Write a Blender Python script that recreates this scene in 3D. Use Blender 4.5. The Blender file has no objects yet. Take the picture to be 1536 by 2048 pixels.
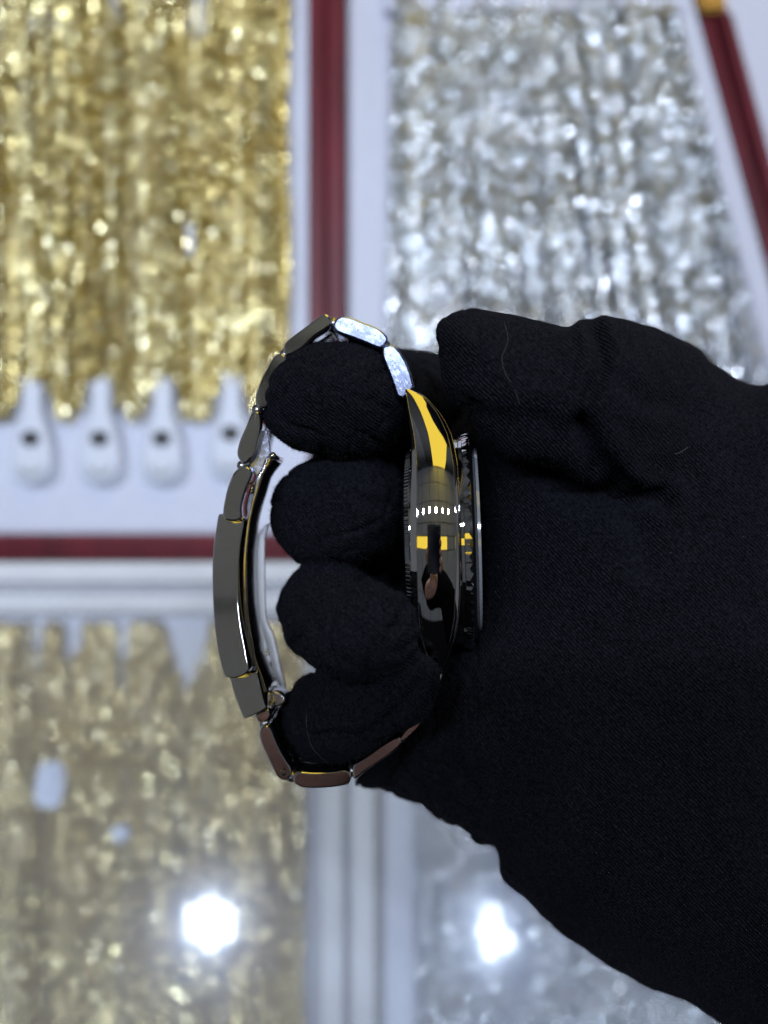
import bpy, bmesh, math, random
import numpy as np
from mathutils import Vector, Matrix, noise
R = math.radians
random.seed(7); rng = np.random.default_rng(7)
scene = bpy.context.scene
C = scene.collection

# ------------------------------------------------------------------ camera, world, exposure
S = 0.000095            # metres per photo pixel in the plane z = 0
D0 = 0.145              # camera above that plane
cam = bpy.data.cameras.new('camera'); camo = bpy.data.objects.new('camera', cam); C.objects.link(camo)
camo.location = (0, 0, D0)
cam.sensor_fit = 'VERTICAL'; cam.sensor_height = 36; cam.sensor_width = 27
cam.lens = 36 * D0 / (2048 * S)
cam.clip_start = 0.01; cam.clip_end = 60
cam.dof.use_dof = True; cam.dof.focus_distance = D0 + 0.008
APERTURE_MM = 4.4
cam.dof.aperture_fstop = cam.lens / APERTURE_MM
scene.camera = camo
scene.render.resolution_x = 768; scene.render.resolution_y = 1024
w = bpy.data.worlds.new('World'); scene.world = w; w.use_nodes = True
w.node_tree.nodes['Background'].inputs[0].default_value = (0.86, 0.90, 1.0, 1)
w.node_tree.nodes['Background'].inputs[1].default_value = 0.15
scene.view_settings.view_transform = 'Standard'; scene.view_settings.look = 'None'
scene.view_settings.exposure = 0; scene.view_settings.gamma = 1
cy = scene.cycles
cy.use_denoising = True
try:
    cy.denoiser = 'OPENIMAGEDENOISE'; cy.denoising_input_passes = 'RGB'; cy.denoising_prefilter = 'ACCURATE'
except Exception: pass
cy.use_adaptive_sampling = False
cy.max_bounces = 7; cy.diffuse_bounces = 3; cy.glossy_bounces = 5; cy.transparent_max_bounces = 8
cy.caustics_reflective = False; cy.caustics_refractive = False
cy.sample_clamp_indirect = 6; cy.sample_clamp_direct = 0

def P(px, py, z=0.0):
    f = (D0 - z) / D0
    return Vector(((px - 768) * S * f, (1024 - py) * S * f, z))

# ------------------------------------------------------------------ bookkeeping
def tag(o, label=None, cat=None, group=None, kind=None):
    if label: o['label'] = label
    if cat: o['category'] = cat
    if group: o['group'] = group
    if kind: o['kind'] = kind
    return o
def empty(name, loc=(0, 0, 0)):
    o = bpy.data.objects.new(name, None); C.objects.link(o); o.location = loc; o.empty_display_size = .005
    return o
def link(name, me, mat=None, parent=None):
    o = bpy.data.objects.new(name, me); C.objects.link(o)
    if mat: me.materials.append(mat)
    if parent is not None:
        o.parent = parent
        o.matrix_parent_inverse = Matrix.Translation(parent.location).inverted() if parent.type == 'EMPTY' else Matrix()
    return o
def mesh(name, verts, faces, mat=None, parent=None, smooth=None):
    me = bpy.data.meshes.new(name)
    me.from_pydata([tuple(v) for v in verts], [], [tuple(f) for f in faces])
    me.validate(); me.update()
    if smooth is True: me.polygons.foreach_set('use_smooth', [True] * len(me.polygons))
    elif smooth is not None and len(smooth) == len(me.polygons): me.polygons.foreach_set('use_smooth', smooth)
    return link(name, me, mat, parent)

# ------------------------------------------------------------------ materials
class NT:
    def __init__(s, name):
        s.m = bpy.data.materials.new(name); s.m.use_nodes = True; s.t = s.m.node_tree; s.t.nodes.clear()
        s.out = s.n('ShaderNodeOutputMaterial')
    def n(s, t, **k):
        o = s.t.nodes.new(t)
        for a, b in k.items():
            if a.startswith('i_'): o.inputs[a[2:].replace('_', ' ')].default_value = b
            else: setattr(o, a, b)
        return o
    def l(s, a, b): s.t.links.new(a, b)
    def bsdf(s, col, rough=.5, metal=0, **k):
        b = s.n('ShaderNodeBsdfPrincipled')
        b.inputs['Base Color'].default_value = (*col, 1); b.inputs['Roughness'].default_value = rough; b.inputs['Metallic'].default_value = metal
        for a, v in k.items(): b.inputs[a.replace('_', ' ')].default_value = v
        s.l(b.outputs[0], s.out.inputs[0]); return b
    def noise(s, scale, detail=3, rough=.5, vec=None):
        o = s.n('ShaderNodeTexNoise'); o.inputs['Scale'].default_value = scale; o.inputs['Detail'].default_value = detail; o.inputs['Roughness'].default_value = rough
        if vec is not None: s.l(vec, o.inputs['Vector'])
        return o
    def ramp(s, fac, stops):
        r = s.n('ShaderNodeValToRGB'); e = r.color_ramp.elements
        while len(e) < len(stops): e.new(.5)
        for i, (p, c) in enumerate(stops):
            e[i].position = p; e[i].color = (*c, 1) if len(c) == 3 else c
        s.l(fac, r.inputs[0]); return r
    def coord(s, sc=(1, 1, 1), rot=(0, 0, 0)):
        c = s.n('ShaderNodeTexCoord'); m = s.n('ShaderNodeMapping'); m.inputs['Scale'].default_value = sc; m.inputs['Rotation'].default_value = rot
        s.l(c.outputs['Object'], m.inputs[0]); return m.outputs[0]
    def bump(s, h, b, strength=.2, dist=.0001):
        u = s.n('ShaderNodeBump'); u.inputs['Strength'].default_value = strength; u.inputs['Distance'].default_value = dist
        s.l(h, u.inputs['Height']); s.l(u.outputs[0], b.inputs['Normal']); return u

def steel(name, col=(.64, .63, .61), rough=.06, scratch=.0, wear=1.0):
    t = NT(name); b = t.bsdf(col, rough, 1)
    n = t.noise(900, 4, .6, t.coord())
    r = t.n('ShaderNodeMapRange'); r.inputs['From Min'].default_value = .5; r.inputs['From Max'].default_value = .75
    r.inputs['To Min'].default_value = rough; r.inputs['To Max'].default_value = rough + .10 * wear
    t.l(n.outputs[0], r.inputs[0]); last = r.outputs[0]
    for sc, mp, lo, hi, top in ((2600, ((1, 1, 1), (0, 0, 0)), .74, .82, .12), (2600, ((1, .03, 1), (0, 0, .9)), .73, .82, .09), (2200, ((1, .04, 1), (0, 0, -.4)), .73, .82, .09)):
        q = t.noise(sc, 1, .5, t.coord(*mp)); mr = t.n('ShaderNodeMapRange'); mr.inputs['From Min'].default_value = lo; mr.inputs['From Max'].default_value = hi
        mr.inputs['To Min'].default_value = 0; mr.inputs['To Max'].default_value = top * (1 if name != 'mirror_steel' else .5); t.l(q.outputs[0], mr.inputs[0])
        mxx = t.n('ShaderNodeMath'); mxx.operation = 'MAXIMUM'; t.l(last, mxx.inputs[0]); t.l(mr.outputs[0], mxx.inputs[1]); last = mxx.outputs[0]
    t.l(last, b.inputs['Roughness'])
    if scratch > 0:
        v = t.n('ShaderNodeTexVoronoi'); v.feature = 'DISTANCE_TO_EDGE'; v.inputs['Scale'].default_value = 2600
        n2 = t.noise(4200, 3, .6, t.coord((1, .25, 1), (0, 0, .6)))
        t.l(t.coord((1, .2, 1), (0, 0, -.5)), v.inputs['Vector'])
        a = t.n('ShaderNodeMath'); a.operation = 'ADD'; t.l(v.outputs['Distance'], a.inputs[0]); t.l(n2.outputs[0], a.inputs[1])
        t.bump(a.outputs[0], b, scratch, .0001)
    return t.m
M = {}
M['steel'] = steel('polished_steel', (.71, .71, .70), .03, 0, .15)
M['steel_case'] = steel('mirror_steel', (.66, .65, .63), .015, 0, .25)
M['steel_worn'] = steel('scratched_steel', (.38, .44, .64), .17, .12)  # scratched steel with bluish reflected light put into its base colour
M['steel_brushed'] = steel('brushed_steel', (.60, .60, .60), .25, .15)
M['steel_dark'] = steel('shadowed_inner_steel', (.36, .35, .34), .14)  # darker steel copy, the black reflection put into its colour
M['satin'] = steel('satin_steel', (.70, .72, .75), .45)
M['satin'].node_tree.nodes['Principled BSDF'].inputs['Metallic'].default_value = .5
def simple(name, col, rough=.5, metal=0, **k):
    t = NT(name); t.bsdf(col, rough, metal, **k); return t.m
M['black_ceramic'] = simple('black_ceramic', (.006, .006, .007), .12)
M['dark_hole'] = simple('dark_hole', (.01, .012, .012), .5)
M['black_gap'] = simple('black_gasket', (.006, .006, .006), .6)
t = NT('crystal_glass'); b = t.bsdf((.42, .46, .50), .12); b.inputs['Transmission Weight'].default_value = .55; b.inputs['IOR'].default_value = 1.77
M['crystal'] = t.m
# knit glove
t = NT('black_knit'); b = t.bsdf((.011, .0115, .0165), .95)
b.inputs['Specular IOR Level'].default_value = .04
b.inputs['Sheen Weight'].default_value = .012; b.inputs['Sheen Roughness'].default_value = .45; b.inputs['Sheen Tint'].default_value = (.6, .65, 1, 1)
wv = t.n('ShaderNodeTexWave'); wv.wave_type = 'BANDS'; wv.bands_direction = 'DIAGONAL'; wv.inputs['Scale'].default_value = 700; wv.inputs['Distortion'].default_value = 5; wv.inputs['Detail'].default_value = 2; wv.inputs['Detail Scale'].default_value = .6
t.l(t.coord((1, 1, .3)), wv.inputs['Vector'])
nn = t.noise(1500, 3, .65, t.coord())
ad = t.n('ShaderNodeMath'); ad.operation = 'ADD'; t.l(wv.outputs['Fac'], ad.inputs[0]); t.l(nn.outputs[0], ad.inputs[1])
t.bump(ad.outputs[0], b, 1.0, .00045)
rp = t.ramp(nn.outputs[0], [(.35, (.0025, .0027, .0040)), (.7, (.0145, .0155, .0225))]); t.l(rp.outputs[0], b.inputs['Base Color'])
M['knit'] = t.m
M['lint'] = simple('pale_lint', (.05, .05, .055), .8)
M['fuzz'] = simple('black_fuzz', (.010, .010, .015), .9)

# chains: polished metal
def chainmat(name, stops, rough):
    t = NT(name); b = t.bsdf(stops[0][1], rough, 1)
    oi = t.n('ShaderNodeObjectInfo'); n = t.noise(700, 2, .5, t.coord())
    ad = t.n('ShaderNodeMath'); ad.operation = 'MULTIPLY_ADD'; ad.inputs[1].default_value = .6
    t.l(oi.outputs['Random'], ad.inputs[0]); 
    m2 = t.n('ShaderNodeMath'); m2.operation = 'MULTIPLY'; m2.inputs[1].default_value = .45; t.l(n.outputs[0], m2.inputs[0]); t.l(m2.outputs[0], ad.inputs[2])
    rp = t.ramp(ad.outputs[0], stops); t.l(rp.outputs[0], b.inputs['Base Color']); return t.m
M['gold'] = chainmat('gold_chain_metal', [(0, (.44, .35, .12)), (.3, (.64, .52, .19)), (.65, (.80, .71, .34)), (1, (.90, .86, .58))], .205)
M['gold_chain_cut'] = chainmat('gold_cut_link', [(0, (.86, .74, .36)), (.5, (.92, .84, .50)), (1, (.96, .92, .72))], .185)  # lighter gold for the plates added to make glints
M['silver_chain_cut'] = chainmat('silver_cut_link', [(0, (.84, .87, .90)), (1, (.95, .97, 1))], .19)
M['dull_chain_cut'] = M['gold_chain_cut']
M['dull'] = chainmat('dull_gold_metal', [(0, (.46, .37, .17)), (.4, (.68, .57, .30)), (1, (.86, .79, .54))], .205)
M['silver'] = chainmat('silver_chain_metal', [(0, (.44, .49, .54)), (.4, (.66, .72, .78)), (1, (.80, .84, .87))], .22)
# tray materials
def cloth(name, c1, c2, rough=.8, sc=300):
    t = NT(name); b = t.bsdf(c1, rough); n = t.noise(sc, 4, .6, t.coord())
    rp = t.ramp(n.outputs[0], [(.3, c1), (.7, c2)]); t.l(rp.outputs[0], b.inputs['Base Color']); t.bump(n.outputs[0], b, .2, .0005); return t.m
M['pad'] = cloth('white_leatherette', (.55, .59, .72), (.62, .66, .79), .55)
M['rail'] = cloth('pale_enamel', (.62, .65, .72), (.68, .71, .78), .3, 60)
M['rail_dark'] = cloth('grey_seal', (.45, .47, .53), (.50, .52, .58), .5, 60)
t = NT('red_lacquer'); b = t.bsdf((.16, .010, .022), .42); b.inputs['Coat Weight'].default_value = .05; b.inputs['Specular IOR Level'].default_value = .3
n = t.noise(30, 5, .6, t.coord((3, .4, 1))); rp = t.ramp(n.outputs[0], [(.3, (.075, .004, .010)), (.7, (.16, .010, .022))]); t.l(rp.outputs[0], b.inputs['Base Color'])
M['red'] = t.m
M['hook'] = simple('white_plastic', (.62, .67, .78), .45)
M['lipgrey'] = simple('grey_plastic', (.36, .40, .44), .5)  # grey that paints the shadow at the foot of the hooks
M['tagpaper'] = simple('pale_blue_tag', (.62, .70, .90), .6)
M['brass'] = simple('orange_brass', (.50, .28, .06), .4, .6)  # warm light on the tray corner, put into a colour
M['ceiling'] = cloth('grey_ceiling_tile', (.52, .58, .68), (.56, .62, .72), .8, 4)
M['seam'] = simple('dark_seam', (.02, .02, .02), .8)
M['wall'] = simple('dark_grey_wall', (.10, .10, .10), .8)
M['housing'] = simple('lamp_housing', (.75, .75, .76), .4)
M['phone'] = simple('black_phone', (.008, .010, .018), .25)
M['skin'] = simple('skin', (.46, .25, .18), .5)
M['shirt'] = simple('black_shirt', (.005, .005, .006), 1.0, Specular_IOR_Level=0.0)
def emis(name, col, st):
    t = NT(name); e = t.n('ShaderNodeEmission'); e.inputs[0].default_value = (*col, 1); e.inputs[1].default_value = st
    t.l(e.outputs[0], t.out.inputs[0]); return t.m
M['yellow_light'] = emis('yellow_panel_light', (1.0, .72, .08), 1.30)
# counter glass: clear, thin, slightly scuffed
t = NT('counter_glass')
fr = t.n('ShaderNodeFresnel'); fr.inputs[0].default_value = 1.45
tr = t.n('ShaderNodeBsdfTransparent'); tr.inputs[0].default_value = (.97, .985, .98, 1)
g1 = t.n('ShaderNodeBsdfGlossy'); g1.inputs['Roughness'].default_value = .004; g1.inputs[0].default_value = (1, 1, 1, 1)
g2 = t.n('ShaderNodeBsdfGlossy'); g2.inputs['Roughness'].default_value = .13; g2.inputs[0].default_value = (.75, .82, 1, 1)
g3 = t.n('ShaderNodeBsdfGlossy'); g3.inputs['Roughness'].default_value = .22; g3.inputs[0].default_value = (.55, .62, 1, 1)
hs = None                                                # fine scratches in several directions
for k in range(5):
    n_ = t.noise(900, 2, .5, t.coord((1, .02, 1), (0, 0, k * .63 + .2)))
    m_ = t.n('ShaderNodeMath'); m_.operation = 'POWER'; m_.inputs[1].default_value = 3; t.l(n_.outputs[0], m_.inputs[0])
    if hs is None: hs = m_
    else:
        a_ = t.n('ShaderNodeMath'); a_.operation = 'ADD'; t.l(hs.outputs[0], a_.inputs[0]); t.l(m_.outputs[0], a_.inputs[1]); hs = a_
bp = t.n('ShaderNodeBump'); bp.inputs['Strength'].default_value = .12; bp.inputs['Distance'].default_value = .0003; t.l(hs.outputs[0], bp.inputs['Height'])
t.l(bp.outputs[0], g3.inputs['Normal'])
mg = t.n('ShaderNodeMixShader'); mg.inputs[0].default_value = .5; t.l(g2.outputs[0], mg.inputs[1]); t.l(g3.outputs[0], mg.inputs[2])
mixg = t.n('ShaderNodeMixShader'); mixg.inputs[0].default_value = .7
t.l(g1.outputs[0], mixg.inputs[1]); t.l(mg.outputs[0], mixg.inputs[2])
df = t.n('ShaderNodeBsdfDiffuse'); df.inputs[0].default_value = (.93, .91, .92, 1)
n_ = t.noise(14, 4, .6, t.coord()); r_n = t.n('ShaderNodeMapRange'); r_n.inputs['To Min'].default_value = .05; r_n.inputs['To Max'].default_value = .13; t.l(n_.outputs[0], r_n.inputs[0])
dm = t.n('ShaderNodeMixShader'); t.l(r_n.outputs[0], dm.inputs[0]); t.l(tr.outputs[0], dm.inputs[1]); t.l(df.outputs[0], dm.inputs[2])
mx = t.n('ShaderNodeMixShader'); t.l(fr.outputs[0], mx.inputs[0]); t.l(dm.outputs[0], mx.inputs[1]); t.l(mixg.outputs[0], mx.inputs[2])
t.l(mx.outputs[0], t.out.inputs[0]); M['glass'] = t.m

# ------------------------------------------------------------------ shape helpers
def catmull(pts, n=4, closed=True):
    pts = [Vector(p) for p in pts]; L = len(pts); out = []
    rngi = range(L) if closed else range(L - 1)
    for i in rngi:
        if closed: p0, p1, p2, p3 = pts[i - 1], pts[i], pts[(i + 1) % L], pts[(i + 2) % L]
        else: p0, p1, p2, p3 = pts[max(i - 1, 0)], pts[i], pts[i + 1], pts[min(i + 2, L - 1)]
        for k in range(n):
            t = k / n; t2 = t * t; t3 = t2 * t
            out.append(.5 * ((2 * p1) + (p2 - p0) * t + (2 * p0 - 5 * p1 + 4 * p2 - p3) * t2 + (3 * p1 - p0 - 3 * p2 + p3) * t3))
    if not closed: out.append(pts[-1])
    return out
def inset(poly, d):
    L = len(poly); area = sum(poly[i].x * poly[(i + 1) % L].y - poly[(i + 1) % L].x * poly[i].y for i in range(L))
    sg = 1 if area > 0 else -1; out = []
    for i in range(L):
        e = (poly[(i + 1) % L] - poly[i - 1]); e.normalize()
        out.append(poly[i] + Vector((-e.y, e.x)) * d * sg)
    return out
def prism(name, outline, z0, z1, mat, parent, bevel=.00025, n=4, tilt=(0, 0), smooth_outline=True, back=True, hollow=None):
    """outline in photo pixels at depth z0, extruded to z1; tilt leans the near face"""
    pp = catmull([(p[0], p[1]) for p in outline], n) if smooth_outline else [Vector(p) for p in outline]
    w0 = [Vector(P(p.x, p.y, z0)[:2]) for p in pp]
    cx = sum(p.x for p in w0) / len(w0); cyy = sum(p.y for p in w0) / len(w0)
    rings = []; 
    def ring(d, z, tl=True):
        r = inset(w0, d) if d else w0
        return [Vector((q.x, q.y, z + ((q.x - cx) * tilt[0] + (q.y - cyy) * tilt[1] if tl else 0))) for q in r]
    b = bevel
    rings = [ring(b, z1, False), ring(0, z1 + b, False), ring(0, z0 - b), ring(b * .3, z0 - b * .3), ring(b, z0)]
    L = len(pp); V = [v for r in rings for v in r]; F = []; sm = []
    for k in range(len(rings) - 1):
        for i in range(L):
            j = (i + 1) % L; F.append((k * L + i, k * L + j, (k + 1) * L + j, (k + 1) * L + i)); sm.append(True)
    base = len(V); V += [v.copy() for v in rings[-1]]; F.append(tuple(range(base, base + L))); sm.append(False)
    base = len(V); V += [v.copy() for v in rings[0]]; F.append(tuple(range(base + L - 1, base - 1, -1))); sm.append(False)
    me_o = mesh(name, V, F, mat, parent, None)
    me = me_o.data
    bm = bmesh.new(); bm.from_mesh(me); bmesh.ops.recalc_face_normals(bm, faces=bm.faces)
    for f in bm.faces: f.smooth = len(f.verts) == 4
    bm.to_mesh(me); bm.free()
    return me_o
def box(name, x0, x1, y0, y1, z0, z1, mat, parent=None, bevel=.001):
    bm = bmesh.new(); bmesh.ops.create_cube(bm, size=1)
    for v in bm.verts: v.co = Vector(((x0 + x1) / 2 + v.co.x * (x1 - x0), (y0 + y1) / 2 + v.co.y * (y1 - y0), (z0 + z1) / 2 + v.co.z * (z1 - z0)))
    if bevel: bmesh.ops.bevel(bm, geom=bm.edges[:], offset=bevel, segments=3, profile=.5, affect='EDGES')
    me = bpy.data.meshes.new(name); bm.to_mesh(me); bm.free()
    for p in me.polygons: p.use_smooth = False
    return link(name, me, mat, parent)
def tube_geo(path, rad, seg=8):
    path = [Vector(p) for p in path]; V = []; F = []
    up = Vector((.13, .3, 1)).normalized()
    for i, p in enumerate(path):
        d = (path[min(i + 1, len(path) - 1)] - path[max(i - 1, 0)]).normalized()
        a = d.cross(up); 
        if a.length < 1e-4: a = d.cross(Vector((1, 0, 0)))
        a.normalize(); b = d.cross(a)
        r = rad[i] if hasattr(rad, '__len__') else rad
        for k in range(seg):
            an = 2 * math.pi * k / seg; V.append(p + (a * math.cos(an) + b * math.sin(an)) * r)
    for i in range(len(path) - 1):
        for k in range(seg):
            k2 = (k + 1) % seg; F.append((i * seg + k, i * seg + k2, (i + 1) * seg + k2, (i + 1) * seg + k))
    F.append(tuple(range(seg - 1, -1, -1))); F.append(tuple(range((len(path) - 1) * seg, len(path) * seg)))
    return V, F
def tube(name, path, rad, mat, parent, seg=8):
    V, F = tube_geo(path, rad, seg); return mesh(name, V, F, mat, parent, True)

# ------------------------------------------------------------------ the shop room above the counter (seen mirrored in the steel)
ZC = 1.80
ceil = empty('ceiling', (0, 0, ZC)); tag(ceil, kind='structure')
xs = [-3.4 + .62 * i for i in range(12)]; ys = [-2.6, -1.9, -1.15, -.18, .10, .36, .80, 1.24, 1.70]
for i in range(len(xs) - 1):
    for j in range(len(ys) - 1):
        if (ys[j] == -.18) and 2 < i < 7: continue
        box('ceiling_tile', xs[i] + .010, xs[i + 1] - .010, ys[j] + .010, ys[j + 1] - .010, ZC, ZC + .03, M['ceiling'], ceil, 0)
box('ceiling_backing', -3.4, 3.42, -2.6, 1.7, ZC + .035, ZC + .05, M['seam'], ceil, 0)
wl = box('wall', -3.4, 3.42, 1.72, 1.78, -1.0, ZC + .03, M['wall'], None, 0); tag(wl, kind='structure')
yl = empty('ceiling_light', (-.1, -.04, ZC)); tag(yl, 'long yellow light panel set in the grey ceiling', 'ceiling light')
box('frame', -1.54, .94, -.174, .094, ZC + .012, ZC + .03, M['housing'], yl, 0)
box('diffuser', -1.50, .92, -.16, .085, ZC + .004, ZC + .011, M['yellow_light'], yl, 0)
ws = empty('wall_panel', (.3, 1.70, .6)); tag(ws, 'large backlit yellow panel on the shop wall', 'wall panel')
box('door', -.50, -.05, 1.690, 1.719, -.95, ZC - .12, M['black_gap'], ws, 0)  # black panel added to darken the reflection beside the yellow one
box('frame', -.04, .99, 1.700, 1.719, -.9, ZC - .01, M['seam'], ws, 0)
box('diffuser', .0, .95, 1.692, 1.699, -.86, ZC - .03, M['yellow_light'], ws, 0)

def disc_light(name, loc, rad, watts, col, parent):
    l = bpy.data.lights.new(name, 'AREA'); l.shape = 'DISK'; l.size = rad * 2; l.energy = watts; l.color = col
    o = bpy.data.objects.new(name, l); C.objects.link(o); o.parent = parent; o.location = Vector(loc) - parent.location
    return o
def ring_mesh(name, c, r0, r1, h, mat, parent, seg=32):
    V = []; F = []
    for (r, z) in ((r0, 0), (r1, 0), (r1, h), (r0, h)):
        for k in range(seg):
            a = 2 * math.pi * k / seg; V.append((c[0] + r * math.cos(a), c[1] + r * math.sin(a), c[2] + z))
    for q in range(4):
        for k in range(seg):
            F.append((q * seg + k, q * seg + (k + 1) % seg, ((q + 1) % 4) * seg + (k + 1) % seg, ((q + 1) % 4) * seg + k))
    return mesh(name, V, F, mat, parent)
COOL = (.74, .82, 1.0)
for i, x in enumerate((-1.28, -.80, -.33, .12, .58, 1.05)):
    sp = empty('ceiling_spotlight', (x, .60, ZC - .02))
    tag(sp, ['leftmost round white spotlight in the row across the shop ceiling', 'second ceiling spotlight from the left end of the row', 'third ceiling spotlight from the left end of the row',
             'third ceiling spotlight from the right end of the row', 'second ceiling spotlight from the right end of the row', 'rightmost round white spotlight in the row across the shop ceiling'][i], 'spotlight', 'spotlights across the ceiling')
    ring_mesh('housing', (x, .60, ZC - .02), .060, .072, .018, M['housing'], sp)
    disc_light('lamp', (x, .60, ZC - .012), .05 + .008 * (i in (2, 3)), 8.0 + 1.5 * (i in (2, 3)), COOL, sp)
GZ = -0.20              # counter glass height
def mirror_lamp(px, py):
    tx = (px - 768) * S / D0; ty = (1024 - py) * S / D0; d = (D0 - GZ) + (ZC - .05 - GZ)
    return Vector((tx * d, ty * d, ZC - .05))
def led_cluster(px, py, label, idx, rr=.056, r=.024, ctr=True):
    c = mirror_lamp(px, py); e = empty('led_downlight', c); tag(e, label, 'led lamp')
    ring_mesh('housing', c, .092, .102, .04, M['housing'], e)
    for k in idx:
        a = R(60 * k + 90); disc_light('led', c + Vector((rr * math.cos(a), rr * math.sin(a), .01)), r, 1.15, (.74, .85, 1), e)
    if ctr: disc_light('led', c + Vector((0, 0, .01)), r * 1.4, 2.2, (.74, .85, 1), e)
led_cluster(418, 1850, 'round cluster of seven leds mirrored in the counter glass below left', range(6))
led_cluster(982, 1868, 'led cluster with leds left out as if half shaded, mirrored in the counter glass beside the glove', (0, 3, 4), .058, .024)  # leds omitted, so the blocked half is built into the lamp's shape

# ------------------------------------------------------------------ the counter, trays and rails
ZT = -0.305
fT = (D0 - ZT) / D0
def TB(name, x0, x1, y0, y1, zlo, zhi, mat, parent=None, bevel=.001):
    a = P(x0, y1, ZT); b = P(x1, y0, ZT); return box(name, a.x, b.x, a.y, b.y, zlo, zhi, mat, parent, bevel)
cab = TB('cabinet_floor', -900, 2500, -900, 3000, ZT - .030, ZT - .020, M['rail'], None, 0); tag(cab, kind='structure')
# upper left tray
tr1 = empty('display_tray', P(150, 500, ZT - .018)); tag(tr1, 'red edged white tray holding the gold chains at the upper left', 'tray')
TB('pad', -640, 617, -640, 1068, ZT - .018, ZT, M['pad'], tr1)
a = P(655, 0, ZT)
def rail_v(x0, x1, y0, y1, mat, parent, zt=.006, name='rim'): return TB(name, x0, x1, y0, y1, ZT - .018, ZT + zt, mat, parent, .0025)
rail_v(618, 652, -640, 1066, M['red'], tr1, .004); rail_v(653, 692, -640, 1066, M['red'], tr1, .009)
rail_v(-640, 692, 1069, 1094, M['red'], tr1, .009); rail_v(-640, 692, 1095, 1117, M['red'], tr1, .004)
# upper right tray: its right rim leans
tr2 = empty('display_tray', P(1100, 500, ZT - .018)); tag(tr2, 'white tray of silver chains at the upper right with a slanting red rim', 'tray')
def quadbox(name, pts, zlo, zhi, mat, parent):
    lo = [P(x, y, ZT) for x, y in pts]; V = [(p.x, p.y, zlo) for p in lo] + [(p.x, p.y, zhi) for p in lo]
    F = [(3, 2, 1, 0), (4, 5, 6, 7), (0, 1, 5, 4), (1, 2, 6, 5), (2, 3, 7, 6), (3, 0, 4, 7)]
    bm = bmesh.new(); vs = [bm.verts.new(v) for v in V]
    for f in F: bm.faces.new([vs[i] for i in f])
    bmesh.ops.recalc_face_normals(bm, faces=bm.faces)
    bmesh.ops.bevel(bm, geom=bm.edges[:], offset=.0018, segments=3, affect='EDGES')
    me = bpy.data.meshes.new(name); bm.to_mesh(me); bm.free(); return link(name, me, mat, parent)
def rx(y, o=0): return 1392 + (y - 20) * .272 + o
quadbox('pad', [(696, -640), (rx(-640, -4), -640), (rx(1060, -4), 1060), (696, 1060)], ZT - .018, ZT, M['pad'], tr2)
quadbox('rim', [(rx(40, -2), 40), (rx(40, 24), 40), (rx(1060, 24), 1060), (rx(1060, -2), 1060)], ZT - .018, ZT + .004, M['red'], tr2)
quadbox('rim', [(rx(40, 25), 40), (rx(40, 52), 40), (rx(1060, 52), 1060), (rx(1060, 25), 1060)], ZT - .018, ZT + .010, M['red'], tr2)
quadbox('corner_cap', [(rx(-50, -4), -50), (rx(-50, 50), -50), (rx(38, 50), 38), (rx(38, -4), 38)], ZT - .018, ZT + .008, M['brass'], tr2)  # added cap that carries the corner's warm light as colour
quadbox('inner_ledge', [(rx(-640, -60), -640), (rx(-640, -8), -640), (rx(1060, -8), 1060), (rx(1060, -60), 1060)], ZT + .0005, ZT + .005, M['pad'], tr2)
TB('header_strip', 770, 1372, -120, 34, ZT + .0005, ZT + .006, M['pad'], tr2)
tr5 = empty('display_tray', P(1560, 300, ZT - .018)); tag(tr5, 'bare white tray beyond the slanting red rim at the right edge', 'tray')
quadbox('pad', [(rx(-640, 58), -640), (2400, -640), (2400, 1060), (rx(1060, 58), 1060)], ZT - .018, ZT - .002, M['pad'], tr5)
# cross rails
rl = empty('counter_rail', P(300, 1170, ZT - .018)); tag(rl, 'pale horizontal counter rail under the red tray edge', 'rail')
TB('top_strip', -700, 2300, 1122, 1162, ZT - .018, ZT + .012, M['rail'], rl, .002)
TB('groove', -700, 2300, 1163, 1183, ZT - .018, ZT + .002, M['rail_dark'], rl, .001)
TB('lower_strip', -700, 2300, 1184, 1224, ZT - .018, ZT + .008, M['rail'], rl, .002)
rv = empty('counter_rail', P(700, 1700, ZT - .018)); tag(rv, 'pale vertical counter rail between the two lower trays', 'rail')
TB('seal', 624, 641, 1226, 2700, ZT - .018, ZT - .002, M['rail_dark'], rv, .001)
TB('left_strip', 642, 690, 1226, 2700, ZT - .018, ZT + .008, M['rail'], rv, .002)
TB('groove', 691, 701, 1226, 2700, ZT - .018, ZT + .001, M['rail_dark'], rv, .001)
TB('right_strip', 702, 752, 1226, 2700, ZT - .018, ZT + .010, M['rail'], rv, .002)
TB('seal', 753, 766, 1226, 2700, ZT - .018, ZT - .002, M['rail_dark'], rv, .001)
tr3 = empty('display_tray', P(300, 1700, ZT - .018)); tag(tr3, 'white tray crowded with gold chains at the lower left', 'tray')
TB('pad', -640, 622, 1228, 2700, ZT - .018, ZT - .002, M['pad'], tr3)
tr4 = empty('display_tray', P(1100, 1900, ZT - .018)); tag(tr4, 'white tray of silver chains at the bottom beside the glove', 'tray')
TB('pad', 768, 2300, 1228, 2700, ZT - .018, ZT - .002, M['pad'], tr4)

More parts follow.
